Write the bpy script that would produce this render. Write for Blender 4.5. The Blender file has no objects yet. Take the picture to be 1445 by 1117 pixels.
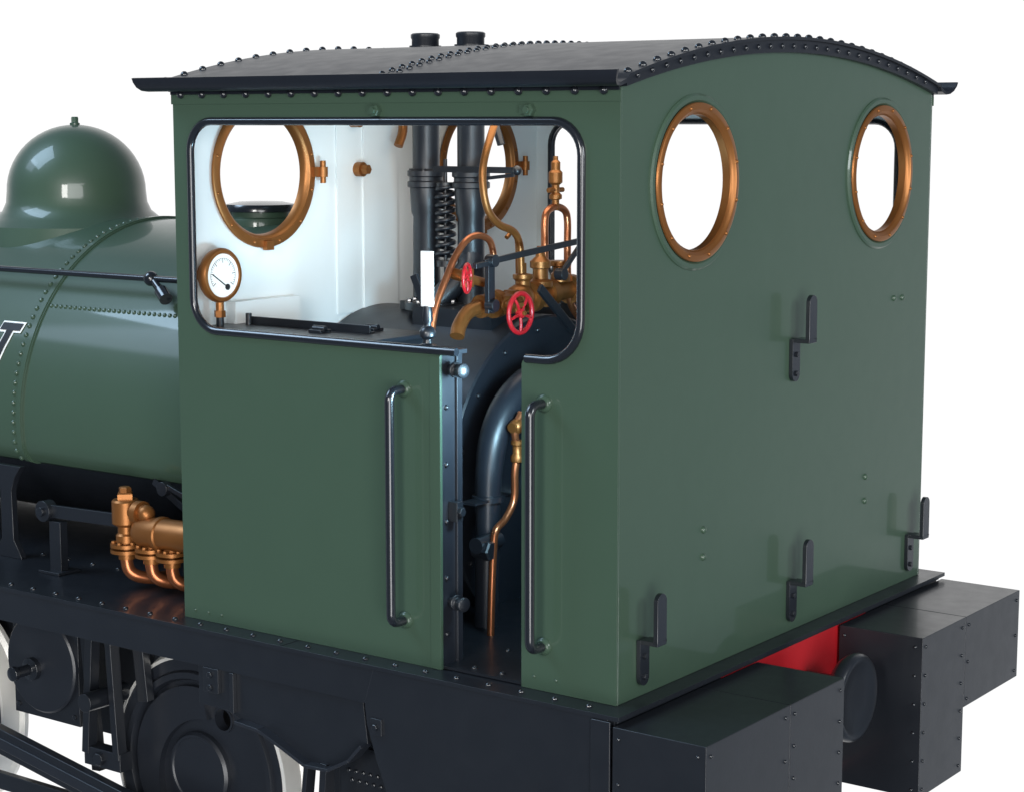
import bpy, bmesh, math, random
from mathutils import Vector, Matrix
from mathutils.geometry import tessellate_polygon
random.seed(3)
scn=bpy.context.scene
col=scn.collection

# ------------------------------------------------------------ materials
def mat(name,base,rough=.4,metal=0.,coat=0.,var=.08,bump=.02,scale=6.,spec=.5,coat_r=.1,var_r=.08):
    m=bpy.data.materials.new(name); m.use_nodes=True
    nt=m.node_tree; N=nt.nodes; L=nt.links
    b=N["Principled BSDF"]
    b.inputs["Metallic"].default_value=metal
    b.inputs["Coat Weight"].default_value=coat
    b.inputs["Coat Roughness"].default_value=coat_r
    b.inputs["Specular IOR Level"].default_value=spec
    tc=N.new("ShaderNodeTexCoord")
    n1=N.new("ShaderNodeTexNoise"); n1.inputs["Scale"].default_value=scale; n1.inputs["Detail"].default_value=5
    L.new(tc.outputs["Object"],n1.inputs["Vector"])
    mx=N.new("ShaderNodeMix"); mx.data_type='RGBA'
    c=Vector(base)
    mx.inputs[6].default_value=(*(c*(1-var)),1); mx.inputs[7].default_value=(*(c*(1+var)),1)
    L.new(n1.outputs["Fac"],mx.inputs[0]); L.new(mx.outputs[2],b.inputs["Base Color"])
    mr=N.new("ShaderNodeMapRange"); mr.inputs["To Min"].default_value=max(0.02,rough-var_r); mr.inputs["To Max"].default_value=rough+var_r
    n2=N.new("ShaderNodeTexNoise"); n2.inputs["Scale"].default_value=scale*2.3; n2.inputs["Detail"].default_value=6
    L.new(tc.outputs["Object"],n2.inputs["Vector"]); L.new(n2.outputs["Fac"],mr.inputs["Value"]); L.new(mr.outputs[0],b.inputs["Roughness"])
    if bump:
        n3=N.new("ShaderNodeTexNoise"); n3.inputs["Scale"].default_value=scale*12
        bp=N.new("ShaderNodeBump"); bp.inputs["Strength"].default_value=bump; bp.inputs["Distance"].default_value=.01
        L.new(tc.outputs["Object"],n3.inputs["Vector"]); L.new(n3.outputs["Fac"],bp.inputs["Height"]); L.new(bp.outputs[0],b.inputs["Normal"])
    return m
GREEN=mat("green_paint",(.042,.075,.049),.40,coat=.5,coat_r=.06,var=.04,bump=.004,spec=.33,var_r=.05)
BLACK=mat("black_paint",(.010,.012,.016),.36,coat=.15,var=.15)
BLACKG=mat("black_gloss",(.010,.012,.016),.22,coat=.4,var=.15)
ROOFM=mat("roof_black",(.010,.012,.017),.38,var=.15,bump=.03,spec=.30)
CREAM=mat("white_paint",(.70,.74,.74),.38,var=.02,coat=.2)
BRASS=mat("brass",(.27,.105,.028),.40,metal=.65,var=.18)
COPPER=mat("copper",(.42,.145,.062),.30,metal=.8,var=.12)
STEEL=mat("polished_steel",(.95,.93,.87),.40,metal=.5,var=.05)
RED=mat("red_paint",(.44,.010,.016),.4,coat=.2,var=.05)
WHITE=mat("white_enamel",(.85,.85,.82),.3,var=.02,bump=0)
INK=mat("ink_black",(.008,.008,.01),.5,var=.02,bump=0)
PIPEM=mat("dark_steel_pipe",(.012,.0145,.020),.40,metal=0,coat=.12,var=.12,coat_r=.25)
MATS=[GREEN,BLACK,BLACKG,ROOFM,CREAM,BRASS,COPPER,STEEL,RED,WHITE,INK,PIPEM]
G,K,KG,RF,CR,BR,CU,ST,RD,WH,IK,PM=range(12)

# ------------------------------------------------------------ mesh builder
def basis(ax):
    w=Vector(ax).normalized()
    a=Vector((0,0,1)) if abs(w.z)<.9 else Vector((1,0,0))
    u=w.cross(a).normalized(); v=w.cross(u).normalized()
    return u,v,w
class MB:
    def __init__(s): s.v=[];s.f=[];s.m=[]
    def add(s,vs,fs,m):
        o=len(s.v); s.v+= [tuple(x) for x in vs]; s.f+=[tuple(i+o for i in f) for f in fs]; s.m+=[m]*len(fs)
        return s
    def box(s,x0,x1,y0,y1,z0,z1,m=K):
        return s.add([(x,y,z) for x in(x0,x1) for y in(y0,y1) for z in(z0,z1)],
          [(0,1,3,2),(4,6,7,5),(0,4,5,1),(2,3,7,6),(0,2,6,4),(1,5,7,3)],m)
    def obox(s,p0,p1,w,t,m=K,up=(0,0,1)):
        p0=Vector(p0);p1=Vector(p1);d=(p1-p0).normalized();a=Vector(up)
        a=(a-d*a.dot(d)).normalized(); b=d.cross(a)
        vs=[p+a*(i*w/2)+b*(j*t/2) for p in(p0,p1) for i in(-1,1) for j in(-1,1)]
        return s.add(vs,[(0,1,3,2),(4,6,7,5),(0,4,5,1),(2,3,7,6),(0,2,6,4),(1,5,7,3)],m)
    def lathe(s,prof,o,ax,m=K,n=32,closed=False):
        u,v,w=basis(ax);o=Vector(o);vs=[];fs=[]
        k=len(prof)
        for r,h in prof:
            for i in range(n):
                a=2*math.pi*i/n; vs.append(o+w*h+(u*math.cos(a)+v*math.sin(a))*max(r,1e-5))
        for j in range(k if closed else k-1):
            j2=(j+1)%k
            for i in range(n):
                i2=(i+1)%n; fs.append((j*n+i,j*n+i2,j2*n+i2,j2*n+i))
        if not closed:
            fs.append(tuple(range(n))[::-1]); fs.append(tuple((k-1)*n+i for i in range(n)))
        return s.add(vs,fs,m)
    def cyl(s,p0,p1,r,m=K,n=20,r2=None):
        d=Vector(p1)-Vector(p0)
        return s.lathe([(r,0),(r if r2 is None else r2,d.length)],p0,d,m,n)
    def ring(s,o,ax,r0,r1,h0,h1,m=K,n=64):
        return s.lathe([(r0,h0),(r1,h0),(r1,h1),(r0,h1)],o,ax,m,n,closed=True)
    def rivet(s,o,ax,r=.011,m=K,n=8):
        return s.lathe([(r,-.002),(r,r*.15),(r*.85,r*.5),(r*.5,r*.8),(r*.05,r*.92)],o,ax,m,n)
    def bolt(s,o,ax,r=.012,h=.01,m=K):
        return s.lathe([(r,-.002),(r,h*.8),(r*.85,h)],o,ax,m,6)
    def ball(s,o,r,m=K,n=16):
        return s.lathe([(r*math.sin(math.pi*i/8),-r*math.cos(math.pi*i/8)) for i in range(9)],o,(0,0,1),m,n)
    def tube(s,pts,r,m=K,n=12,sub=6,smooth=True):
        P=[Vector(p) for p in pts]; RR=list(r) if isinstance(r,(list,tuple)) else [r]*len(P)
        if smooth and len(P)>2:
            Q=[P[0]*2-P[1]]+P+[P[-1]*2-P[-2]]; R=[]; R2=[]
            for i in range(1,len(Q)-2):
                for k in range(sub):
                    t=k/sub;a,b,c,d=Q[i-1:i+3]
                    R.append(.5*((2*b)+(c-a)*t+(2*a-5*b+4*c-d)*t*t+(3*b-a-3*c+d)*t**3)); R2.append(RR[i-1]*(1-t)+RR[i]*t)
            R.append(P[-1]);R2.append(RR[-1]);P=R;RR=R2
        vs=[];fs=[];u=None
        for i,p in enumerate(P):
            d=(P[min(i+1,len(P)-1)]-P[max(i-1,0)]).normalized()
            if u is None: u,_,_=basis(d)
            else: u=(u-d*u.dot(d)).normalized()
            w=d.cross(u)
            for k in range(n):
                a=2*math.pi*k/n; vs.append(p+(u*math.cos(a)+w*math.sin(a))*RR[i])
        for j in range(len(P)-1):
            for k in range(n):
                k2=(k+1)%n; fs.append((j*n+k,j*n+k2,(j+1)*n+k2,(j+1)*n+k))
        fs.append(tuple(range(n))[::-1]);fs.append(tuple((len(P)-1)*n+i for i in range(n)))
        return s.add(vs,fs,m)
    def plate(s,loops,f,a,b,ma,mb=None,ms=None):
        mb=ma if mb is None else mb; ms=ma if ms is None else ms
        tris=tessellate_polygon([[Vector((p[0],p[1],0)) for p in lp] for lp in loops])
        flat=[p for lp in loops for p in lp];k=len(flat)
        s.add([f(p[0],p[1],a) for p in flat],tris,ma)
        s.add([f(p[0],p[1],b) for p in flat],[t[::-1] for t in tris],mb)
        for lp in loops:
            n=len(lp)
            s.add([f(p[0],p[1],a) for p in lp]+[f(p[0],p[1],b) for p in lp],[(i,(i+1)%n,n+(i+1)%n,n+i) for i in range(n)],ms)
        return s
def obj(name,mb,parent,bevel=0.,sharp=32,label=None,seg=2):
    me=bpy.data.meshes.new(name)
    me.from_pydata(mb.v,[],mb.f)
    used=sorted(set(mb.m)); mp={u:i for i,u in enumerate(used)}
    for u in used: me.materials.append(MATS[u])
    me.polygons.foreach_set("material_index",[mp[x] for x in mb.m])
    bm=bmesh.new(); bm.from_mesh(me)
    bmesh.ops.remove_doubles(bm,verts=bm.verts,dist=1e-5)
    bmesh.ops.recalc_face_normals(bm,faces=bm.faces)
    bm.to_mesh(me); bm.free()
    me.polygons.foreach_set("use_smooth",[True]*len(me.polygons))
    me.set_sharp_from_angle(angle=math.radians(sharp))
    o=bpy.data.objects.new(name,me); col.objects.link(o)
    if parent: o.parent=parent
    if bevel:
        b=o.modifiers.new("bevel",'BEVEL'); b.width=bevel; b.segments=seg; b.limit_method='ANGLE'; b.angle_limit=math.radians(40); b.harden_normals=True
    if label: o["label"]=label
    return o
def arc(cx,cy,r,a0,a1,n=8):
    return [(cx+r*math.cos(math.radians(a0+(a1-a0)*i/n)),cy+r*math.sin(math.radians(a0+(a1-a0)*i/n))) for i in range(n+1)]

LOCO=bpy.data.objects.new("locomotive",None); col.objects.link(LOCO); LOCO.location=(-2,1.168,-1.25)
LOCO["label"]="dark green steam locomotive with black roofed cab and brass fittings"
LOCO["category"]="locomotive"
bpy.context.view_layer.update()
def top(o):
    o.parent=LOCO; o.matrix_parent_inverse=LOCO.matrix_world.inverted(); return o
def part(name,mb,**k):
    return top(obj(name,mb,None,**k))

W=2.336; CY=1.168; L=1.989
def zarch(y): return 2.005+.135*(1-((y-CY)/CY)**2)

# ------------------------------------------------------------ CAB
cab=MB()
X0,X1,Z0,Z1=-1.90,-.145,1.118,1.893; r=.11; DX0,DX1=-.725,-.383
win=[(DX0,Z0)]+[(X0+.12+0,Z0)]+arc(X0+.12,Z0+.12,.12,270,180)+arc(X0+r,Z1-r,r,180,90)+arc(X1-r,Z1-r,r,90,0)+arc(X1-.14,Z0+.14-.0,.14,0,-90)+[(DX1+.02,Z0)]+arc(DX1+.02,Z0-.02,.02,90,180,3)
def dd(l):
    o=[]
    for p in l:
        if not o or (abs(p[0]-o[-1][0])+abs(p[1]-o[-1][1])>1e-4): o.append(p)
    return o
win=dd(win)
side=[(-L,0),(DX0,0)]+win+[(DX1,0),(0,0),(0,2.0),(-L,2.0)]
side=dd(side)
cab.plate([side],lambda u,v,t:(u,t,v),0,.009,G,CR,G)
cab.plate([side],lambda u,v,t:(u,W-t,v),0,.009,G,CR,G)
def endwall(): 
    n=28
    return [(.009,0.0),(W-.009,0.0)]+[( (W-.009)-(W-.018)*i/n, zarch((W-.009)-(W-.018)*i/n)) for i in range(n+1)]
def circ(cy,cz,r,n=64): return [(cy+r*math.cos(2*math.pi*i/n),cz+r*math.sin(2*math.pi*i/n)) for i in range(n)]
WY=(.465,1.868); WZ=1.69
for xa,xb,hr_ in ((0.0,-.009,.237),(-L,-L+.009,.255)):
    cab.plate([endwall()]+[circ(y,WZ,hr_) for y in WY],lambda u,v,t:(t,u,v),xa,xb,G,CR,G)
cab.box(-L-.004,.004,-.005,.0,1.955,1.99,G)
cab.box(-L-.004,.004,W,W+.005,1.955,1.99,G)
cab.box(DX0-.045,DX0,-.004,-.0,0.0,Z0-.02,G)
for (y,z) in ((2.02,1.19),(2.098,1.187),(1.80,.497),(1.80,.40),(.543,.496),(.543,.40)):
    cab.rivet((0,y,z),(1,0,0),.013,G,12)
for x in (-1.0,-.352):
    cab.bolt((x+.006,-.0,1.929),(0,-1,0),.022,.024,G); cab.cyl((x+.006,-.020,1.929),(x+.006,-.034,1.929),.011,G)
    cab.box(x-.032,x-.012,-.014,0,1.916,1.944,G)
for i in range(3): cab.rivet((-1.93+i*.07,-.0,.035),(0,-1,0),.006,G)
for x in (-.33,-.24): cab.rivet((x,0,.045),(0,-1,0),.006,G)
cab.box(-L+.009,-L+.016,.90,1.44,1.1,2.08,CR); cab.box(-L+.016,-L+.024,1.06,1.28,1.1,2.08,CR)
cab.box(-L+.01,-L+.06,.25,.62,1.10,1.20,CR)
CAB=part("cab",cab,bevel=.0022,sharp=30)
bpy.context.view_layer.update()
def sub(name,mb,parent,**k):
    o=obj(name,mb,None,**k); o.parent=parent; o.matrix_parent_inverse=parent.matrix_world.inverted(); return o

# roof
rf=MB()
def zr(y): return 2.030+.150*(1-((y-CY)/CY)**2)
n=40; th=.011
mid=[(W*i/n,zr(W*i/n)) for i in range(n+1)]
eL=[(-.114,2.050),(-.111,2.034),(-.102,2.016),(-.084,2.004),(-.055,2.001),(-.012,2.013)]
eH=[(-.104,2.052),(-.101,2.038),(-.094,2.025),(-.080,2.016),(-.055,2.013),(-.014,2.027)]
ins=[0,.004,.012,.020,.025,.025]
lo=eL+mid+[(W-p[0],p[1]) for p in eL[::-1]]
hi=eH+[(y,z+th) for y,z in mid]+[(W-p[0],p[1]) for p in eH[::-1]]
inz=ins+[.025]*len(mid)+ins[::-1]
vs=[];fs=[]
RX0,RX1=-2.085,.060
for x,sg in ((RX0,1),(RX1,-1)):
    vs+=[(x+sg*inz[i],y,z) for i,(y,z) in enumerate(lo)]+[(x+sg*inz[i],y,z) for i,(y,z) in enumerate(hi)]
k=len(lo)
for i in range(k-1):
    fs.append((i,i+1,2*k+i+1,2*k+i)); fs.append((k+i,3*k+i,3*k+i+1,k+i+1))
    fs.append((i,k+i,k+i+1,i+1)); fs.append((2*k+i,2*k+i+1,3*k+i+1,3*k+i))
fs.append((0,2*k,3*k,k)); fs.append((k-1,2*k-1,4*k-1,3*k-1))
rf.add(vs,fs,RF)
for xa,xb in ((.002,.022),(-L-.022,-L-.002)):
    pts=[(W*i/n,zarch(W*i/n)-.004) for i in range(n+1)]; pt2=[(W*i/n,zr(W*i/n)+.001) for i in range(n+1)]
    rf.plate([pts+pt2[::-1]],lambda u,v,t:(t,u,v),xa,xb,RF)
rf.box(-L,.0,-.012,-.006,1.990,2.012,RF); rf.box(-L,.0,W+.006,W+.012,1.990,2.012,RF)
for i in range(18):
    x=-1.935+i*.1105
    rf.rivet((x,-.012,1.990),(0,-1,-.2),.0150,KG,10); rf.rivet((x,W+.012,1.992),(0,1,-.2),.013,RF,8)
nn=lambda y:Vector((0,.30*(y-CY)/CY/CY*1.0,1)).normalized()
def rowrivets(x,sp,r,ph=0,y0=.03):
    y=y0+ph
    while y<W-y0:
        rf.rivet((x,y,zr(y)+th),nn(y),r,KG,10); y+=sp
rowrivets(-2.035,.098,.0145,y0=.01); rowrivets(.006,.086,.0145)
rowrivets(-.965,.055,.0125); rowrivets(-1.02,.055,.0125,.027)
y=.06
while y<W-.05:
    rf.rivet((.022,y,zarch(y)+.018),(1,0,0),.010,KG,8); y+=.086
ROOF=sub("roof",rf,CAB,sharp=35)

bead=[(p[0],-.002,p[1]) for p in win]
bead=[(DX0+.07,.0,Z0)]+bead[:-3]
bd=MB(); bd.tube(bead,.0150,KG,12,smooth=False); sub("window_beading",bd,CAB)
bd2=MB(); bd2.tube([(p[0],W+.002,p[2]) for p in bead],.0145,KG,10,smooth=False); sub("window_beading",bd2,CAB)
bd3=MB(); bd3.tube([(p[0],W-.012,p[2]) for p in bead],.012,KG,10,smooth=False); sub("window_beading",bd3,CAB)

def roundwin(x,y,sgn,hinge=False,k=1.0):
    m=MB(); o=(x,y,WZ); ax=(sgn,0,0); q_=.010 if hinge else 0
    m.lathe([(.226*k-q_,-.028),(.262*k,-.0),(.266*k,.004),(.264*k,.010),(.258*k,.013),(.243*k-q_,.013),(.240*k-q_,.009),(.234*k-q_,.006),(.228*k-q_,-.004)],o,ax,BR,72,closed=True)
    for i in range(12):
        a=math.radians(15+30*i); m.rivet((x+sgn*.012,y+.251*k*math.cos(a),WZ+.251*k*math.sin(a)),ax,.0075,BR)
    if hinge:
        m.box(x+.004,x+.026,y+.27,y+.315,WZ-.02,WZ+.02,BR); m.cyl((x+.03,y+.315,WZ-.045),(x+.03,y+.315,WZ+.045),.012,BR);m.cyl((x+.03,y+.315,WZ-.02),(x+.03,y+.315,WZ+.02),.02,BR)
        m.box(x+.006,x+.03,y-.02,y+.02,WZ-.30,WZ-.265,BR)
    return m
for y in WY:
    sub("window_frame",roundwin(.004,y,1),CAB,sharp=40)
    g=MB(); g.lathe([(.266,-.002),(.294,-.002),(.294,.004),(.287,.010),(.273,.010),(.266,.004)],(0,y,WZ),(1,0,0),G,72,closed=True)
    sub("window_moulding",g,CAB,sharp=40)
    i_=MB(); i_.ring((-.009,y,WZ),(-1,0,0),.228,.262,0,.014,BR,72); i_.ring((-.004,y,WZ),(1,0,0),.226,.235,-.025,.004,BR,72)
    sub("window_frame",i_,CAB,sharp=40)
    sub("window_frame",roundwin(-L+.018,y,1,True,1.10),CAB,sharp=40)
    g=MB(); g.ring((-L,y,WZ),(-1,0,0),.248,.30,-.0,.010,G,64); g.ring((-L,y,WZ),(-1,0,0),.245,.256,-.02,.012,BR,64)
    sub("window_moulding",g,CAB,sharp=40)

def rail(x):
    m=MB(); y=-.082; z0,z1=.155,.975
    R=.035
    pts=[(x,.0,z1)]+[(x,y+R-R*math.sin(math.radians(a)),z1-R+R*math.cos(math.radians(a))) for a in range(0,91,15)]
    pts+=[(x,y+R-R*math.cos(math.radians(a)),z0+R-R*math.sin(math.radians(a))) for a in range(0,91,15)]+[(x,0,z0)]
    m.tube(pts,.0165,KG,16,smooth=False)
    for z in (z0,z1):
        m.lathe([(.03,0),(.03,.006),(.022,.014)],(x,0,z),(0,-1,0),G,24)
    return m
sub("handrail",rail(-.885),CAB,sharp=45); sub("handrail",rail(-.29),CAB,sharp=45)

def bracket():
    m=MB(); w=.029
    low=[(-w,.158)]+arc(0,w,w,180,360,10)+[(w,.158)]
    m.plate([low],lambda u,v,t:(t,u,v),.001,.016,KG)
    m.box(.016,.082,-w,w,.146,.161,KG)
    up_=[(w,.161)]+arc(0,.322-w,w,0,180,10)+[(-w,.161)]
    m.plate([up_],lambda u,v,t:(t,u,v),.066,.082,KG)
    m.bolt((.016,0,.03),(1,0,0),.011,.008,K); m.bolt((.016,0,.10),(1,0,0),.011,.008,K)
    return m
for (y,z) in ((1.172,.945),(1.185,.038),(.148,.038),(2.215,.038)):
    b=bracket(); b.v=[(a,c+y,d+z) for a,c,d in b.v]
    sub("lamp_bracket",b,CAB,bevel=.002,sharp=40)

dp=MB()
dp.box(DX0-.012,DX0-.004,.010,.115,0.0,Z0-.005,PM)
dp.box(DX0-.05,DX0-.012,.10,.115,0.0,Z0-.005,K)
dp.box(DX0-.004,DX0+.006,.085,.115,0.0,Z0-.012,PM)
for i in range(5): dp.rivet((DX0-.004,.035,.12+i*.20),(1,0,0),.010,K,10)
for z in (.235,1.05): 
    dp.lathe([(.016,0),(.016,.02),(.028,.024),(.028,.034),(.017,.038),(.015,.055),(.026,.062),(.026,.074),(.012,.08)],(DX0,.055,z),(1,-.25,0),K,18)
dp.box(DX0-.004,DX0+.035,.045,.08,.52,.59,K); dp.bolt((DX0+.035,.062,.555),(1,0,0),.018,.015,K)
sub("door_post",dp,CAB,bevel=.002)

fl=MB(); fl.box(-L+.012,-.012,.012,W-.012,.002,.012,K); sub("cab_floor",fl,CAB)
ll=MB(); ll.box(-L+.012,-.012,W-.016,W-.0105,.012,Z0-.03,K); ll.box(-.016,-.0105,.012,W-.02,.012,Z0,K); sub("lower_lining",ll,CAB)

def bunker(sg):
    m=MB()
    def Y(a,b): return (a,b) if sg>0 else (W-b,W-a)
    y0,y1=Y(.012,.45); m.box(-L+.012,-1.14,y0,y1,.013,1.10,K)
    y0,y1=Y(.012,.10); m.box(-1.14,DX0-.055,y0,y1,.013,1.10,K)
    y0,y1=Y(.0105,.47); m.box(-L+.011,-1.12,y0,y1,1.10,1.116,PM)
    y0,y1=Y(.0105,.125); m.box(-1.12,DX0+.02,y0,y1,1.10,1.116,PM)
    if sg>0:
        m.box(-1.90,-1.28,.285,.292,1.116,1.146,K); m.box(-1.90,-1.28,.292,.315,1.116,1.122,K)
        for x,yy in ((-1.46,.21),(-1.34,.37)):
            m.box(x-.03,x+.03,yy-.03,yy+.03,1.116,1.128,K); m.cyl((x-.03,yy,1.13),(x+.03,yy,1.13),.012,K)
        m.cyl((-1.88,.27,1.10),(-1.88,.27,1.16),.012,K)
    return m
sub("side_bunker",bunker(1),CAB,bevel=.002); sub("side_bunker",bunker(-1),CAB,bevel=.002)

# ------------------------------------------------------------ FIREBOX / boiler
bo=MB(); FZ=.49; FR=.635
bo.lathe([(FR,0),(FR,.86),(FR-.004,.864),(FR-.008,.868),(.02,.87)],(-1.97,CY,FZ),(1,0,0),PM,96)
for i in range(16):
    a=2*math.pi*(i+.3)/16; bo.rivet((-1.10,CY+(FR-.05)*math.cos(a),FZ+(FR-.05)*math.sin(a)),(1,0,0),.011,K,10)
bo.lathe([(.56,0),(.56,3.97)],(-5.98,CY,.58),(1,0,0),K,64)
bo.box(-1.6,-1.2,CY-.24,CY+.24,1.05,1.15,K)
BOIL=part("boiler",bo,sharp=40)
bpy.context.view_layer.update()
fd=MB(); fd.lathe([(.17,0),(.17,.02),(.15,.03),(.02,.035)],(-1.10,CY,.42),(1,0,0),K,40); fd.obox((-1.06,CY-.18,.42),(-1.06,CY+.1,.42),.03,.01,ST); fd.cyl((-1.06,CY-.15,.42),(-.99,CY-.15,.42),.012,ST)
sub("firehole_door",fd,BOIL,bevel=.002)
for x in (-1.717,-1.483):
    m=MB()
    m.lathe([(.085,1.10),(.085,1.13),(.058,1.15),(.055,1.50),(.062,1.52),(.068,1.60),(.068,1.62),(.078,1.625),(.078,1.645),(.070,1.65),(.070,1.665),(.078,1.67),(.078,1.69),(.056,1.70),(.056,2.225),(.060,2.232),(.060,2.245),(.052,2.250),(.049,2.20)],(x,CY,0),(0,0,1),PM,36)
    m.ring((x,CY,0),(0,0,1),.056,.066,2.16,2.20,RF,36)
    for a in range(0,360,60): m.bolt((x+.068*math.cos(math.radians(a)),CY+.068*math.sin(math.radians(a)),1.69),(0,0,1),.008,.01,K)
    sub("safety_valve_column",m,BOIL,sharp=35)
sp=MB(); pts=[]
for i in range(9*12+1):
    a=2*math.pi*i/12; pts.append((-1.60+.036*math.cos(a),CY-.02+.036*math.sin(a),1.33+.30*i/108))
sp.tube(pts,.0095,PM,8,smooth=False); sp.cyl((-1.60,CY-.02,1.15),(-1.60,CY-.02,1.74),.008,K); sp.cyl((-1.60,CY-.02,1.62),(-1.60,CY-.02,1.645),.04,K);sp.cyl((-1.60,CY-.02,1.30),(-1.60,CY-.02,1.325),.04,K)
sub("valve_spring",sp,BOIL,sharp=50)
lv=MB(); lv.obox((-1.62,CY-.07,1.70),(-1.20,CY-.07,1.70),.025,.012,K,up=(0,0,1)); lv.ball((-1.20,CY-.07,1.70),.02,K); lv.obox((-1.42,CY-.05,1.66),(-1.25,CY-.02,1.68),.014,.014,K)
lv.cyl((-1.40,CY,1.99),(-1.33,CY,1.80),.016,K)
sub("valve_lever",lv,BOIL,sharp=40)
bp=MB(); bp.tube([(-1.483,CY,1.40),(-1.48,CY-.02,1.30),(-1.55,CY-.10,1.19),(-1.60,CY-.16,1.10)],.05,PM,16); bp.cyl((-1.6,CY-.1,1.13),(-1.6,CY-.1,1.16),.12,K,28); bp.box(-1.78,-1.40,CY-.10,CY+.1,1.12,1.155,K)
for a in range(0,360,45): bp.bolt((-1.6+.10*math.cos(math.radians(a)),CY-.1+.10*math.sin(math.radians(a)),1.16),(0,0,1),.011,.014,KG)
sub("steam_pipe",bp,BOIL,sharp=40)

f=MB(); x=-1.13
f.tube([(x+.02,.59,1.09),(x+.01,.62,1.13),(x,.69,1.175),(x,.80,1.19)],.028,BR,16)
f.cyl((x,.78,1.19),(x,1.62,1.225),.038,BR,20)
for y,r_,w_ in ((.76,.045,.03),(.84,.055,.035),(.95,.048,.05),(1.08,.062,.035),(1.20,.055,.04),(1.36,.06,.03),(1.45,.052,.03),(1.55,.06,.03)):
    f.cyl((x,y,1.19+(y-.8)*.043),(x,y+w_,1.19+(y+w_-.8)*.043),r_,BR,24 if w_<.05 else 6)
f.ball((x,1.02,1.20),.06,BR,20)
f.lathe([(.05,0),(.05,.02),(.032,.03),(.03,.07),(.042,.075),(.042,.10),(.02,.12),(.014,.16)],(x,1.16,1.24),(0,0,1),BR,20)
f.lathe([(.04,0),(.04,.03),(.03,.04),(.03,.06),(.045,.065),(.045,.085)],(x,1.30,1.25),(0,0,1),BR,20)
f.lathe([(.03,0),(.03,.03),(.04,.04),(.04,.055),(.015,.06),(.015,.10)],(x,1.04,1.24),(0,0,1),BR,20)
f.cyl((x,.88,1.20),(x+.13,.845,1.18),.024,BR); f.cyl((x,.89,1.20),(x+.06,.87,1.19),.042,BR,6)
f.cyl((x+.0,.60,1.325),(x+.06,.59,1.315),.022,BR); f.cyl((x,.59,1.325),(x,.78,1.28),.018,BR); f.cyl((x,.68,1.27),(x,.68,1.34),.026,BR,6)
FOUNT=part("steam_fountain",f,sharp=35)
bpy.context.view_layer.update()
def wheelh(c,R,ax=(1,0,0)):
    m=MB(); u,v,w=basis(ax); c=Vector(c)
    pts=[c+(u*math.cos(2*math.pi*i/32)+v*math.sin(2*math.pi*i/32))*R for i in range(33)]
    m.tube(pts,R*.13,RD,10,smooth=False)
    m.lathe([(R*.25,-R*.14),(R*.25,R*.14),(R*.12,R*.2)],c,ax,RD,20)
    for i in range(5):
        a=2*math.pi*i/5+.3; d=u*math.cos(a)+v*math.sin(a)
        m.tube([c+d*R*.15,c+d*R*.6+w*R*.05,c+d*R],R*.085,RD,8)
    m.bolt(c+w*R*.2,ax,R*.13,R*.15,BR)
    return m
sub("handwheel",wheelh((-1.00,.845,1.165),.076),FOUNT,sharp=50)
sub("handwheel",wheelh((-1.06,.588,1.312),.053,(.93,.38,0)),FOUNT,sharp=50)
def pipe(name,pts,r,m,par=None):
    q=MB(); q.tube(pts,r,m,14,sub=8); 
    return sub(name,q,par or FOUNT,sharp=50)
pipe("copper_pipe",[(x,.46,1.12),(x,.49,1.215),(x,.55,1.31),(x,.612,1.394),(x,.68,1.448),(x,.75,1.462),(x,.82,1.44),(x,.845,1.39),(x,.85,1.34)],.0135,CU)
pipe("brass_pipe",[(x,.90,1.96),(x,.855,1.883),(x,.79,1.75),(x,.78,1.655),(x,.81,1.56),(x,.88,1.50),(x,.98,1.465),(x,1.02,1.41),(x,1.03,1.315),(x,1.04,1.22)],.015,BR)
pipe("brass_pipe",[(x-.05,1.00,1.44),(x-.05,1.04,1.46),(x-.05,1.07,1.42),(x-.05,1.075,1.30),(x-.05,1.08,1.24)],.009,BR)
pipe("copper_pipe",[(x,1.19,1.26),(x,1.19,1.40),(x,1.19,1.49),(x,1.205,1.535),(x,1.265,1.553),(x,1.33,1.535),(x,1.35,1.49),(x,1.35,1.38),(x,1.355,1.25),(x,1.38,1.15),(x,1.44,1.087)],.015,CU)
q=MB(); q.lathe([(.015,1.54),(.015,1.58),(.026,1.585),(.026,1.60),(.016,1.61),(.016,1.64),(.028,1.65),(.028,1.69),(.019,1.70),(.019,1.73),(.010,1.74),(.010,1.755)],(x,1.265,0),(0,0,1),BR,20); q.cyl((x,1.215,1.62),(x,1.315,1.62),.010,BR)
sub("brass_cock",q,FOUNT,sharp=40)
q=MB(); q.cyl((-1.975,1.03,1.695),(-1.94,1.03,1.695),.03,BR);q.bolt((-1.94,1.03,1.695),(1,0,0),.022,.03,BR); sub("brass_plug",q,FOUNT,sharp=40)
q=MB(); q.cyl((-1.975,1.0,1.90),(-1.93,1.0,1.90),.032,BR); sub("brass_plug",q,FOUNT,sharp=40)
q=MB(); q.tube([(-1.9,1.24,1.92),(-1.9,1.24,1.85),(-1.9,1.21,1.79)],.02,BR,12);  sub("brass_pipe",q,FOUNT,sharp=40)
rg=MB(); X=-1.05
rg.obox((X,.68,1.365),(X,1.37,1.42),.024,.014,K); rg.obox((X,1.36,1.425),(X,1.19,1.29),.020,.014,K); rg.obox((X,1.36,1.425),(X,1.50,1.41),.03,.016,K)
rg.box(X-.02,X+.0,.71,.75,1.17,1.37,K); rg.obox((X,.62,1.355),(X,.74,1.365),.02,.02,K); rg.cyl((X-.02,1.19,1.29),(X+.02,1.19,1.29),.024,K)
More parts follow.
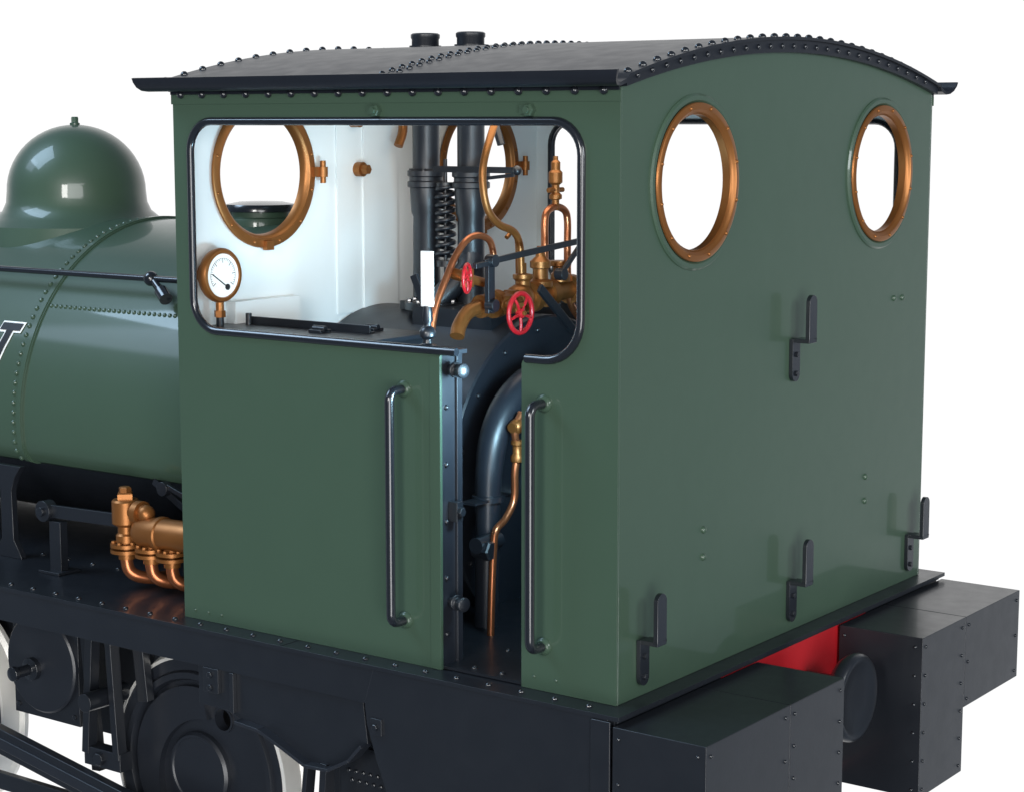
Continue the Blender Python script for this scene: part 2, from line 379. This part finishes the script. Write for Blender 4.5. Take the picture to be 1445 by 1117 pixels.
rg.obox((X+.03,1.0,1.25),(X+.03,1.29,1.02),.035,.014,K); rg.cyl((X-.02,.73,1.37),(X+.02,.73,1.37),.024,K); rg.cyl((X-.02,.73,1.20),(X+.02,.73,1.20),.024,K)
part("regulator_lever",rg,bevel=.002,sharp=40)
h=MB(); hx,hy=-.834,.068
h.lathe([(.034,1.116),(.034,1.124),(.018,1.13),(.016,1.145),(.028,1.155),(.03,1.17),(.022,1.185),(.014,1.19),(.013,1.20),(.019,1.21),(.015,1.26)],(hx,hy,0),(0,0,1),K,20)
h.box(hx-.022,hx+.022,hy-.010,hy+.010,1.258,1.450,WH)
h.obox((hx-.10,hy+.05,1.36),(hx-.045,hy+.05,1.24),.03,.012,K); h.obox((hx-.045,hy+.05,1.24),(hx-.03,hy+.04,1.13),.022,.012,K)
part("reversing_handle",h,sharp=40,bevel=.002)

# large bent pipe by the backhead and small pipes
P=MB(); X=-.93
P.tube([(X,.53,.012),(X,.54,.35),(X,.543,.50),(X,.552,.62),(X,.585,.735),(X,.66,.83),(X,.78,.90),(X,.95,.94)],[.044,.046,.048,.052,.056,.060,.062,.062],PM,32,sub=10)
P.ring((X,.542,0),(0,0,1),.048,.060,.49,.512,PM,32)
P.box(X-.03,X+.04,.41,.66,.496,.504,K) 
P.cyl((X+.02,.44,.33),(X+.07,.44,.33),.034,K); P.bolt((X+.07,.44,.33),(1,0,0),.040,.03,K); P.cyl((X+.05,.40,.35),(X+.05,.54,.35),.03,K)
part("exhaust_pipe",P,sharp=40)
q=MB(); X=-.84
def cp(a,b): return (X,a,b)
q.tube([cp(.63,.82),cp(.59,.76),cp(.605,.68),cp(.590,.60),cp(.585,.50),cp(.53,.435),cp(.47,.40),cp(.455,.32),cp(.445,.18),cp(.438,.012)],.0140,CU,12,sub=8)
q.lathe([(.016,.635),(.024,.64),(.026,.66),(.018,.67),(.018,.70),(.024,.705),(.024,.72)],(X,.605,0),(0,0,1),BR,20); q.cyl(cp(.57,.77),cp(.66,.785),.020,BR,18); q.ball(cp(.60,.772),.030,BR,18); q.cyl((X-.02,.60,.77),(X+.04,.60,.77),.016,BR); q.bolt((X+.04,.60,.77),(1,0,0),.022,.018,BR)
part("drain_pipe",q,sharp=45)

g=MB(); gx,gy,gz=-1.93,.145,1.312
g.lathe([(.083,0),(.098,.006),(.104,.02),(.104,.034),(.098,.044),(.086,.046),(.082,.036)],(gx,gy,gz),(1,0,0),BR,56)
g.cyl((gx+.02,gy,gz-.15),(gx+.02,gy,gz-.10),.016,BR); g.cyl((gx+.02,gy,gz-.16),(gx+.02,gy,gz-.135),.022,BR,6); g.cyl((gx+.02,gy,1.10),(gx+.02,gy,gz-.16),.015,K)
g.cyl((-1.98,gy,gz),(gx+.01,gy,gz),.05,BR)
GA=part("pressure_gauge",g,sharp=40)
bpy.context.view_layer.update()
d=MB(); d.cyl((gx+.037,gy,gz),(gx+.040,gy,gz),.083,WH,48); 
for i in range(31):
    a=math.radians(215-250*i/30); c_,s_=math.cos(a),math.sin(a); l=.018 if i%5==0 else .009
    d.obox((gx+.0405,gy+c_*(.066-l),gz+s_*(.066-l)),(gx+.0405,gy+c_*.066,gz+s_*.066),.0013 if i%5 else .0026,.0006,IK,up=(0,-s_,c_))
for i in range(30):
    a=math.radians(215-250*i/30);b=math.radians(215-250*(i+1)/30)
    d.obox((gx+.0405,gy+math.cos(a)*.066,gz+math.sin(a)*.066),(gx+.0405,gy+math.cos(b)*.066,gz+math.sin(b)*.066),.0012,.0006,IK,up=(0,math.cos(a),math.sin(a)))
sub("dial",d,GA)
nd=MB(); nd.obox((gx+.042,gy-.056,gz+.006),(gx+.042,gy+.022,gz-.045),.004,.0015,IK,up=(0,1,1)); nd.cyl((gx+.041,gy+.022,gz-.045),(gx+.044,gy+.022,gz-.045),.012,IK,20)
sub("needle",nd,GA)

# ------------------------------------------------------------ SADDLE TANK
tk=MB(); TR=.855; TZ=.592
prof=[]
a0=math.asin((.49-TZ)/TR)
for i in range(73):
    a=a0+(math.pi-2*a0)*i/72
    prof.append((CY-TR*math.cos(a),TZ+TR*math.sin(a)))
y0=prof[0][0]
lowc=[(y0+.015,.455),(y0+.04,.427),(y0+.08,.412),(y0+.2,.408)]
full=lowc[::-1]+prof+[(W-p[0],p[1]) for p in lowc]
def skin(m,x0,x1,pf,mt,off=0.0):
    q=[]
    for y,z in pf:
        if off:
            d=Vector((y-CY,z-TZ)).normalized()*off; q.append((y+d.x,z+d.y))
        else:q.append((y,z))
    k=len(q); m.add([(x0,y,z) for y,z in q]+[(x1,y,z) for y,z in q],[(i,(i+1)%k,k+(i+1)%k,k+i) for i in range(k)]+[tuple(range(k)),tuple(range(k,2*k))[::-1]],mt)
skin(tk,-6.2,-L-.001,full,G)
skin(tk,-3.318,-3.278,full,G,.007); skin(tk,-3.311,-3.285,full,G,.012)
pf=full
dist=0;nxt=0
for i in range(len(pf)-1):
    p=Vector(pf[i]);q_=Vector(pf[i+1]);l=(q_-p).length
    while nxt<dist+l:
        t=(nxt-dist)/l; c=p.lerp(q_,t); nrm=(q_-p).normalized(); nv=Vector((0,-nrm.y,nrm.x))
        if nv.dot(Vector((0,c.x-CY,c.y-TZ)))<0: nv=-nv
        if c.y>.425: tk.rivet((-3.344,c.x,c.y),nv,.0120,G,12)
        nxt+=.043
    dist+=l
zz=1.095; yy=CY-math.sqrt(TR**2-(zz-TZ)**2); nv=Vector((0,yy-CY,zz-TZ)).normalized()
for i in range(42): tk.rivet((-3.26+i*.0305,yy,zz),nv,.0095,G,10)
TANK=part("saddle_tank",tk,bevel=0,sharp=25)
bpy.context.view_layer.update()
dm=MB(); Dx=-3.862
dp_=[(.46,1.30),(.435,1.405),(.385,1.440),(.350,1.470),(.332,1.51),(.327,1.56)]
for i in range(1,15):
    a=math.pi/2*i/14; dp_.append((.327*math.cos(a)+.0,1.56+.318*math.sin(a)))
dp_[-1]=(.004,1.878)
dm.lathe(dp_,(Dx,CY,0),(0,0,1),G,72)
dm.lathe([(.024,1.870),(.024,1.885),(.014,1.89)],(Dx,CY,0),(0,0,1),G,20); dm.bolt((Dx,CY,1.885),(0,0,1),.018,.03,G)
sub("steam_dome",dm,TANK,sharp=40)
fc=MB(); fx=-2.657
fc.lathe([(.155,1.38),(.155,1.455),(.15,1.47),(.14,1.475),(.14,1.50)],(fx,CY,0),(0,0,1),G,40)
fc.lathe([(.16,1.50),(.16,1.515),(.152,1.53),(.10,1.54),(.01,1.543)],(fx,CY,0),(0,0,1),KG,40)
sub("filler_lid",fc,TANK,sharp=40)
hr=MB(); hy_,hz_=.50,1.241; hr.cyl((-6,hy_,hz_),(-1.99,hy_,hz_),.0135,KG,14)
for sx in (-2.66,-3.95,-5.2):
    hr.ball((sx,hy_,hz_),.032,KG); nv=Vector((0,-.668,.649)).normalized(); hr.lathe([(.026,-.08),(.018,-.06),(.014,0)],(sx,hy_,hz_),nv,KG,16)
hr.cyl((-2.63,hy_-.01,hz_-.01),(-2.55,hy_-.035,hz_-.06),.013,KG); hr.cyl((-2.57,hy_-.03,hz_-.045),(-2.52,hy_-.05,hz_-.075),.028,KG,20)
sub("boiler_handrail",hr,TANK,sharp=40)
# slanted sans-serif letter, bold black with a white outline, wrapped on the tank side
def tpoly(e):
    return [(-.066-e,.184+e),(.064+e,.184+e),(.064+e,.150-e),(.020+e,.150-e),(.020+e,.07),(.020+e,0-e),(-.020-e,0-e),(-.020-e,.07),(-.020-e,.150-e),(-.066-e,.150-e)]
def onTank(u,v,t):
    a=.296+v/TR; return (-3.500+u+v*.32,CY-(TR+t)*math.cos(a),TZ+(TR+t)*math.sin(a))
lt=MB(); lt.plate([tpoly(.009)],onTank,.003,.0050,WH); lt.plate([tpoly(0)],onTank,.004,.0085,IK)
sub("lettering",lt,TANK)

# ------------------------------------------------------------ FOOTPLATE
fp=MB(); FE=-.10
fp.box(-6.3,.075,FE,W-FE,-.016,-.001,K)
fp.box(-6.3,-.96,FE+.006,FE+.018,-.145,-.016,K); fp.box(-6.3,.0,W-FE-.018,W-FE-.006,-.145,-.016,K)
for i in range(45):
    fp.rivet((-6.1+i*.137,-.052,-.001),(0,0,1),.0115,KG,10)
for i in range(26): fp.rivet((-6.0+i*.16,.40,-.001),(0,0,1),.0115,KG,10)
for x,y in ((-.62,.05),(-.5,.05),(-.66,.30),(-.60,.62),(-.5,.62)): fp.rivet((x,y,.012),(0,0,1),.011,K,10)
fp.box(-1.40,-1.395,FE-.002,.4,-.0005,.0005,K)
FOOT=part("footplate",fp,bevel=.002)
bpy.context.view_layer.update()
sk=MB()
pol=[(-.96,-.016),(-1.0,-.14),(-.99,-.22),(-.95,-.34),(-.88,-.50),(-.82,-.75),(-.80,-1.0),(.03,-1.0),(.03,-.016)]
sk.plate([pol],lambda u,v,t:(u,t,v),FE+.004,FE+.018,K)
sk.box(-.03,.045,FE-.006,FE+.004,-1.0,-.02,K)
sub("side_skirt",sk,FOOT,bevel=.003)
hp=MB()
pol=[(-1.84,-.146),(-1.02,-.146),(-1.0,-.30),(-1.06,-.36),(-1.16,-.415),(-1.27,-.42),(-1.40,-.37),(-1.50,-.33),(-1.62,-.325),(-1.70,-.30),(-1.84,-.30)]
hp.plate([pol],lambda u,v,t:(u,t,v),FE+.02,FE+.034,K)
hp.box(-1.66,-1.64,FE+.0,FE+.02,-.30,-.146,K); hp.box(-1.80,-1.72,FE+.002,FE+.02,-.24,-.146,K)
hp.bolt((-1.76,FE+.002,-.17),(0,-1,0),.014,.01,KG); hp.bolt((-1.76,FE+.002,-.22),(0,-1,0),.014,.01,KG)
lowp=[(-1.62,-.325),(-1.50,-.335),(-1.38,-.38),(-1.27,-.425),(-1.16,-.42),(-1.06,-.365),(-1.0,-.30)]
for a,b in zip(lowp[:-1],lowp[1:]): hp.obox((a[0],FE+.01,a[1]),(b[0],FE+.01,b[1]),.012,.06,PM)
hp.obox((-1.20,FE+.03,-.41),(-1.24,FE+.03,-.9),.03,.05,K); hp.obox((-1.30,FE+.05,-.41),(-1.36,FE+.05,-.9),.02,.05,K)
hp.box(-.965,-.915,FE-.006,FE+.004,-.25,-.19,K); hp.bolt((-.94,FE-.006,-.22),(0,-1,0),.013,.012,KG)
sub("hanger_plate",hp,FOOT,bevel=.003)
fr=MB()
fr.box(-6.0,-2.72,.52,.545,-.80,-.02,K); fr.box(-2.68,.04,.52,.545,-.72,-.02,K)
fr.box(-1.6,.04,.40,.52,-1.05,-.60,K)
fr.box(-6.0,.04,1.8,1.825,-.72,-.02,K)
fr.box(-1.22,-.70,.015,.03,-1.05,-.36,K)
for i in range(14): fr.rivet((-1.17+i*.034,.015,-.455),(0,-1,0),.010,KG); fr.rivet((-1.155+i*.034,.015,-.49),(0,-1,0),.010,KG)
part("main_frame",fr,bevel=.002)

def wheel():
    o=(0,0,0); ax=(0,-1,0); m=MB()
    m.lathe([(.425,-.012),(.476,-.012),(.476,-.03),(.425,-.03)],o,ax,PM,96,closed=True)
    m.lathe([(.474,-.006),(.488,-.010),(.494,-.06),(.499,-.09),(.520,-.105),(.520,-.125),(.425,-.13),(.425,-.032),(.474,-.031)],o,ax,ST,96,closed=True)
    m.lathe([(.385,-.10),(.425,-.10),(.425,-.008),(.418,.004),(.393,.004),(.385,-.010)],o,ax,PM,96,closed=True)
    holes=[circ(.27*math.cos(a),.27*math.sin(a),.045,28) for a in [math.radians(62),math.radians(242)]]
    m.plate([circ(0,0,.390,96)]+holes,lambda u,v,t:(u,t,v),.035,.075,PM)
    for a in (62,242): m.ring((.27*math.cos(math.radians(a)),.035,.27*math.sin(math.radians(a))),(0,-1,0),.045,.054,-.002,.008,PM,32)
    m.lathe([(.165,-.05),(.165,-.012),(.155,.0),(.145,.0),(.140,-.006),(.05,-.006)],o,ax,PM,64)
    cr=arc(0,0,.360,85,215,30)+arc(.06,-.06,.29,205,90,30)
    m.plate([cr],lambda u,v,t:(u,t,v),.004,.04,PM)
    return m
WM=wheel()
def pw(x,y,flip=False):
    m=MB(); m.v=[(a+x,(b if not flip else -b)+y,c-.765) for a,b,c in WM.v]; m.f=WM.f; m.m=WM.m
    return part("driving_wheel",m,sharp=35,bevel=0)
pw(-2.26,.31);pw(-3.98,.31);pw(-2.26,W-.31,True);pw(-3.98,W-.31,True)
rd=MB(); 
rd.obox((-3.98,.21,-1.0),(-2.32,.21,-1.0),.075,.035,K); 
for x in (-3.98,-2.32): rd.cyl((x,.28,-1.0),(x,.18,-1.0),.065,K,32)
part("coupling_rod",rd,bevel=.004)
rd=MB(); rd.obox((-4.4,.15,-.60),(-2.2,.15,-.965),.115,.045,K); rd.obox((-4.4,.125,-.60),(-2.2,.125,-.965),.05,.02,PM)
part("connecting_rod",rd,bevel=.004)
bx=MB()
bx.box(-3.32,-2.90,.25,.33,-.68,-.16,K); bx.box(-3.34,-2.90,.222,.25,-.23,-.18,K)
bx.lathe([(.22,-.03),(.22,.015),(.21,.024),(.07,.024),(.05,.03)],(-3.12,.25,-.43),(0,-1,0),PM,56)
bx.lathe([(.050,0),(.050,.03),(.024,.035),(.024,.10),(.032,.105),(.032,.125),(.02,.13)],(-3.155,.226,-.454),(0,-1,0),KG,24)
for x in (-3.29,-2.93):
    for z in (-.64,-.24): bx.bolt((x,.25,z),(0,-1,0),.012,.01,KG)
part("slide_bar_bracket",bx,bevel=.003)
hg=MB(); hg.obox((-2.74,.20,-.146),(-2.79,.20,-.75),.04,.05,K,up=(1,0,0)); hg.obox((-2.64,.20,-.146),(-2.60,.20,-.75),.035,.05,K,up=(1,0,0)); hg.box(-2.80,-2.58,.18,.25,-.80,-.72,K); hg.bolt((-2.7,.18,-.76),(0,-1,0),.03,.02,K)
hg.cyl((-2.70,.33,-.5),(-2.70,.10,-.5),.04,K)
hg.obox((-2.86,.26,-.15),(-2.80,.26,-.85),.05,.04,K,up=(1,0,0)); hg.obox((-2.56,.28,-.15),(-2.52,.28,-.5),.06,.04,K,up=(1,0,0))
part("brake_hanger",hg,bevel=.003)
nutm=MB()
for x in (-2.10,-1.98,-1.45): nutm.cyl((x,.1,-.96),(x,.1,-.86),.015,ST); nutm.bolt((x,.1,-.90),(0,0,1),.03,.03,ST)
nutm.obox((-2.3,.1,-.98),(-1.2,.1,-.98),.05,.05,K)
part("brake_rod",nutm,bevel=.002)

# ------------------------------------------------------------ injector and rods on the footplate
ij=MB(); y=.20; ix=.05; iz=.02
IXS=(-2.575,-2.43,-2.31)
def V(a,b,c): return (a+ix,b,c+iz)
ij.lathe([(.042,.17),(.042,.20),(.032,.21),(.032,.235),(.052,.245),(.056,.250),(.056,.340),(.050,.348)],V(-2.575,y,0),(0,0,1),BR,28)
ij.lathe([(.042,.348),(.042,.372),(.036,.378)],V(-2.575,y,0),(0,0,1),BR,4); ij.lathe([(.026,.378),(.026,.395),(.02,.40)],V(-2.575,y,0),(0,0,1),BR,6)
ij.cyl(V(-2.575,y,.30),V(-2.46,y,.305),.034,BR); ij.cyl(V(-2.505,y,.30),V(-2.475,y,.30),.050,BR,28); ij.ball(V(-2.455,y,.30),.038,BR,20)
ij.lathe([(.012,-.015),(.036,-.008),(.054,.008),(.063,.03),(.063,.12),(.070,.125),(.070,.145),(.063,.15),(.063,.36),(.05,.40)],V(-2.50,y,.225),(1,0,.03),BR,32)
for x in IXS:
    ij.cyl(V(x,y,.128),V(x,y,.142),.066,BR,28); ij.cyl(V(x,y,.152),V(x,y,.166),.066,BR,28); ij.cyl(V(x,y,.10),V(x,y,.24),.034,BR)
    for a in range(0,360,60): ij.bolt(V(x+.052*math.cos(math.radians(a+45)),y+.052*math.sin(math.radians(a+45)),.166),(0,0,1),.010,.01,BR)
INJ=part("injector",ij,sharp=35); bpy.context.view_layer.update()
for x in IXS:
    pipe("copper_pipe",[V(x,y,.13),V(x,y,.085),V(x+.010,y+.005,.050),V(x+.035,y+.03,.025),V(x+.07,y+.09,.012),V(x+.10,y+.18,.012)],.026,CU,INJ)
rb=MB(); rb.obox((-3.03,.22,.258),(-1.99,.22,.285),.055,.02,K); rb.cyl((-3.03,.24,.258),(-3.03,.19,.258),.045,K,24); rb.cyl((-3.03,.19,.258),(-3.03,.175,.258),.02,KG)
rb.obox((-2.52,.36,.42),(-2.30,.36,.30),.03,.02,K); rb.obox((-2.45,.34,.42),(-2.2,.34,.34),.02,.02,K); rb.cyl((-2.44,.36,.40),(-2.44,.32,.40),.03,K)
rb.box(-3.0,-2.93,.20,.24,.0,.22,K); rb.box(-3.03,-2.90,.16,.28,.0,.012,K)
part("reach_rod",rb,bevel=.002)
st=MB(); st.plate([[(-3.46,.0),(-3.28,.0),(-3.295,.03),(-3.33,.08),(-3.335,.30),(-3.31,.36),(-3.27,.41),(-3.50,.41),(-3.45,.36),(-3.41,.30),(-3.41,.08),(-3.445,.03)]],lambda u,v,t:(u,t,v),.28,.31,K)
part("tank_support",st,bevel=.003)

# ------------------------------------------------------------ BUFFER BEAM
bb=MB(); bb.box(.0,.048,.60,W-.60,-.62,-.018,RD); bb.box(.0,.047,FE+.02,.60,-.62,-.018,K); bb.box(.0,.047,W-.60,W-FE-.02,-.62,-.018,K)
bb.box(.047,.058,FE+.02,W-FE-.02,-.030,-.0165,K); bb.box(.048,.056,.86,1.47,-.60,-.25,K); part("buffer_beam",bb,bevel=.002)
def block(y0,y1,z0):
    m=MB(); m.box(.057,.405,y0,y1,z0,-.032,K); 
    k_=max(2,int((z0*-1)/.11))
    for yv in (y0+.03,y1-.03):
        for i in range(k_): 
            z=-.07+(z0+.10)*i/(k_-1); m.rivet((.405,yv,z),(1,0,0),.0075,KG)
    for sg,yv in ((-1,y0),(1,y1)):
        for xv in (.08,.375):
            for i in range(k_):
                z=-.07+(z0+.10)*i/(k_-1); m.rivet((xv,yv,z),(0,sg,0),.0075,KG)
    return m
for a,b,z in ((-.108,.442,-.40),(.444,.84,-.66),(1.49,1.892,-.66),(1.894,2.444,-.40)):
    part("buffer_block",block(a,b,z),bevel=.004)
cb=MB(); 
cb.lathe([(.07,0),(.07,.10),(.09,.12),(.145,.150),(.160,.170),(.167,.190),(.165,.206),(.157,.217),(.145,.220),(.13,.212),(.06,.206),(.01,.204)],(.057,CY+.06,-.225),(1,0,0),K,64)
part("centre_buffer",cb,sharp=50)

# ------------------------------------------------------------ CAMERA
p=math.radians(7.99); thh=math.atan2(.807,.590)
Fh=Vector((-math.cos(thh),math.sin(thh),0)); Rv=Vector((Fh.y,-Fh.x,0)); F=Fh*math.cos(p)-Vector((0,0,math.sin(p))); U=Fh*math.sin(p)+Vector((0,0,math.cos(p)))
cam=bpy.data.cameras.new("Camera"); co=bpy.data.objects.new("Camera",cam); col.objects.link(co)
M=Matrix((Rv,U,-F)).transposed().to_4x4(); M.translation=Vector((3.368,-5.184,1.89)); co.matrix_world=M
cam.sensor_width=36; cam.lens=2750/1445*36; cam.clip_end=200; scn.camera=co

# ------------------------------------------------------------ WORLD / LIGHT : white cyclorama with studio panels
w=bpy.data.worlds.new("World"); scn.world=w; w.use_nodes=True
nt=w.node_tree; N=nt.nodes; Lk=nt.links
bg=N["Background"]
tc=N.new("ShaderNodeTexCoord")
def dot(v):
    vm=N.new("ShaderNodeVectorMath"); vm.operation='DOT_PRODUCT'; vm.inputs[1].default_value=tuple(v)
    Lk.new(tc.outputs["Generated"],vm.inputs[0]); return vm.outputs["Value"]
def mth(op,a,b):
    m=N.new("ShaderNodeMath"); m.operation=op
    for i,q in enumerate((a,b)):
        if isinstance(q,(int,float)): m.inputs[i].default_value=q
        else: Lk.new(q,m.inputs[i])
    return m.outputs[0]
rp=N.new("ShaderNodeValToRGB"); rp.color_ramp.elements[0].position=.0; rp.color_ramp.elements[0].color=(.09,.115,.15,1)
rp.color_ramp.elements[1].position=.74; rp.color_ramp.elements[1].color=(1,1,1,1)
e=rp.color_ramp.elements.new(.42); e.color=(.19,.235,.30,1)
Lk.new(dot((-.575,.787,-.22)),rp.inputs[0])
cur=rp.outputs[0]
def panel(d,hw,hh,colr):
    global cur
    f_=Vector(d).normalized(); r_=f_.cross(Vector((0,0,1))).normalized(); u_=r_.cross(f_)
    def sm(v,h):
        mr=N.new("ShaderNodeMapRange"); mr.interpolation_type='SMOOTHSTEP'; mr.inputs["From Min"].default_value=h+.025; mr.inputs["From Max"].default_value=h-.025
        Lk.new(mth('ABSOLUTE',v,0),mr.inputs["Value"]); return mr.outputs[0]
    msk=mth('MULTIPLY',sm(dot(r_),hw),sm(dot(u_),hh)); msk=mth('MULTIPLY',msk,mth('GREATER_THAN',dot(f_),.2))
    sc=N.new("ShaderNodeVectorMath"); sc.operation='SCALE'; sc.inputs[0].default_value=colr; Lk.new(msk,sc.inputs["Scale"])
    ad=N.new("ShaderNodeVectorMath"); ad.operation='ADD'; Lk.new(cur,ad.inputs[0]); Lk.new(sc.outputs[0],ad.inputs[1]); cur=ad.outputs[0]
panel((.74,-.66,-.05),.25,.32,(8,8,8))
panel((-.75,-.62,.62),.16,.12,(2,2.5,3.3))
Lk.new(cur,bg.inputs[0]); bg.inputs[1].default_value=1.03
def area(loc,tgt,size,en,colr,sy=None):
    l=bpy.data.lights.new("studio_and_fill_lamp",'AREA'); l.energy=en; l.color=colr; l.size=size
    if sy: l.shape='RECTANGLE'; l.size_y=sy
    o=bpy.data.objects.new("studio_and_fill_lamp",l); col.objects.link(o); o.location=loc
    o.rotation_euler=(Vector(tgt)-Vector(loc)).to_track_quat('-Z','Y').to_euler()
area((1.5,-8.5,3.2),(-1,.5,.8),1.8,400,(1,.98,.95),2.0)
area((8,0,3.5),(0,1.2,1),2.5,300,(.92,.97,1),2.5)
area((-7,-3.0,7.5),(-1.8,.8,1.2),4,560,(.56,.77,1))
area((-1.25,1.1,1.985),(-1.6,1.2,1.0),.7,5,(1,.90,.78))  # added warm fill lamp under the cab roof, brightens the interior
area((-.20,.16,1.02),(-1.95,.42,1.50),.28,27,(.48,.80,1))  # added cyan fill, hidden behind the lower side panel, lights the front wall
scn.view_settings.view_transform='Standard'; scn.view_settings.look='None'; scn.view_settings.exposure=0
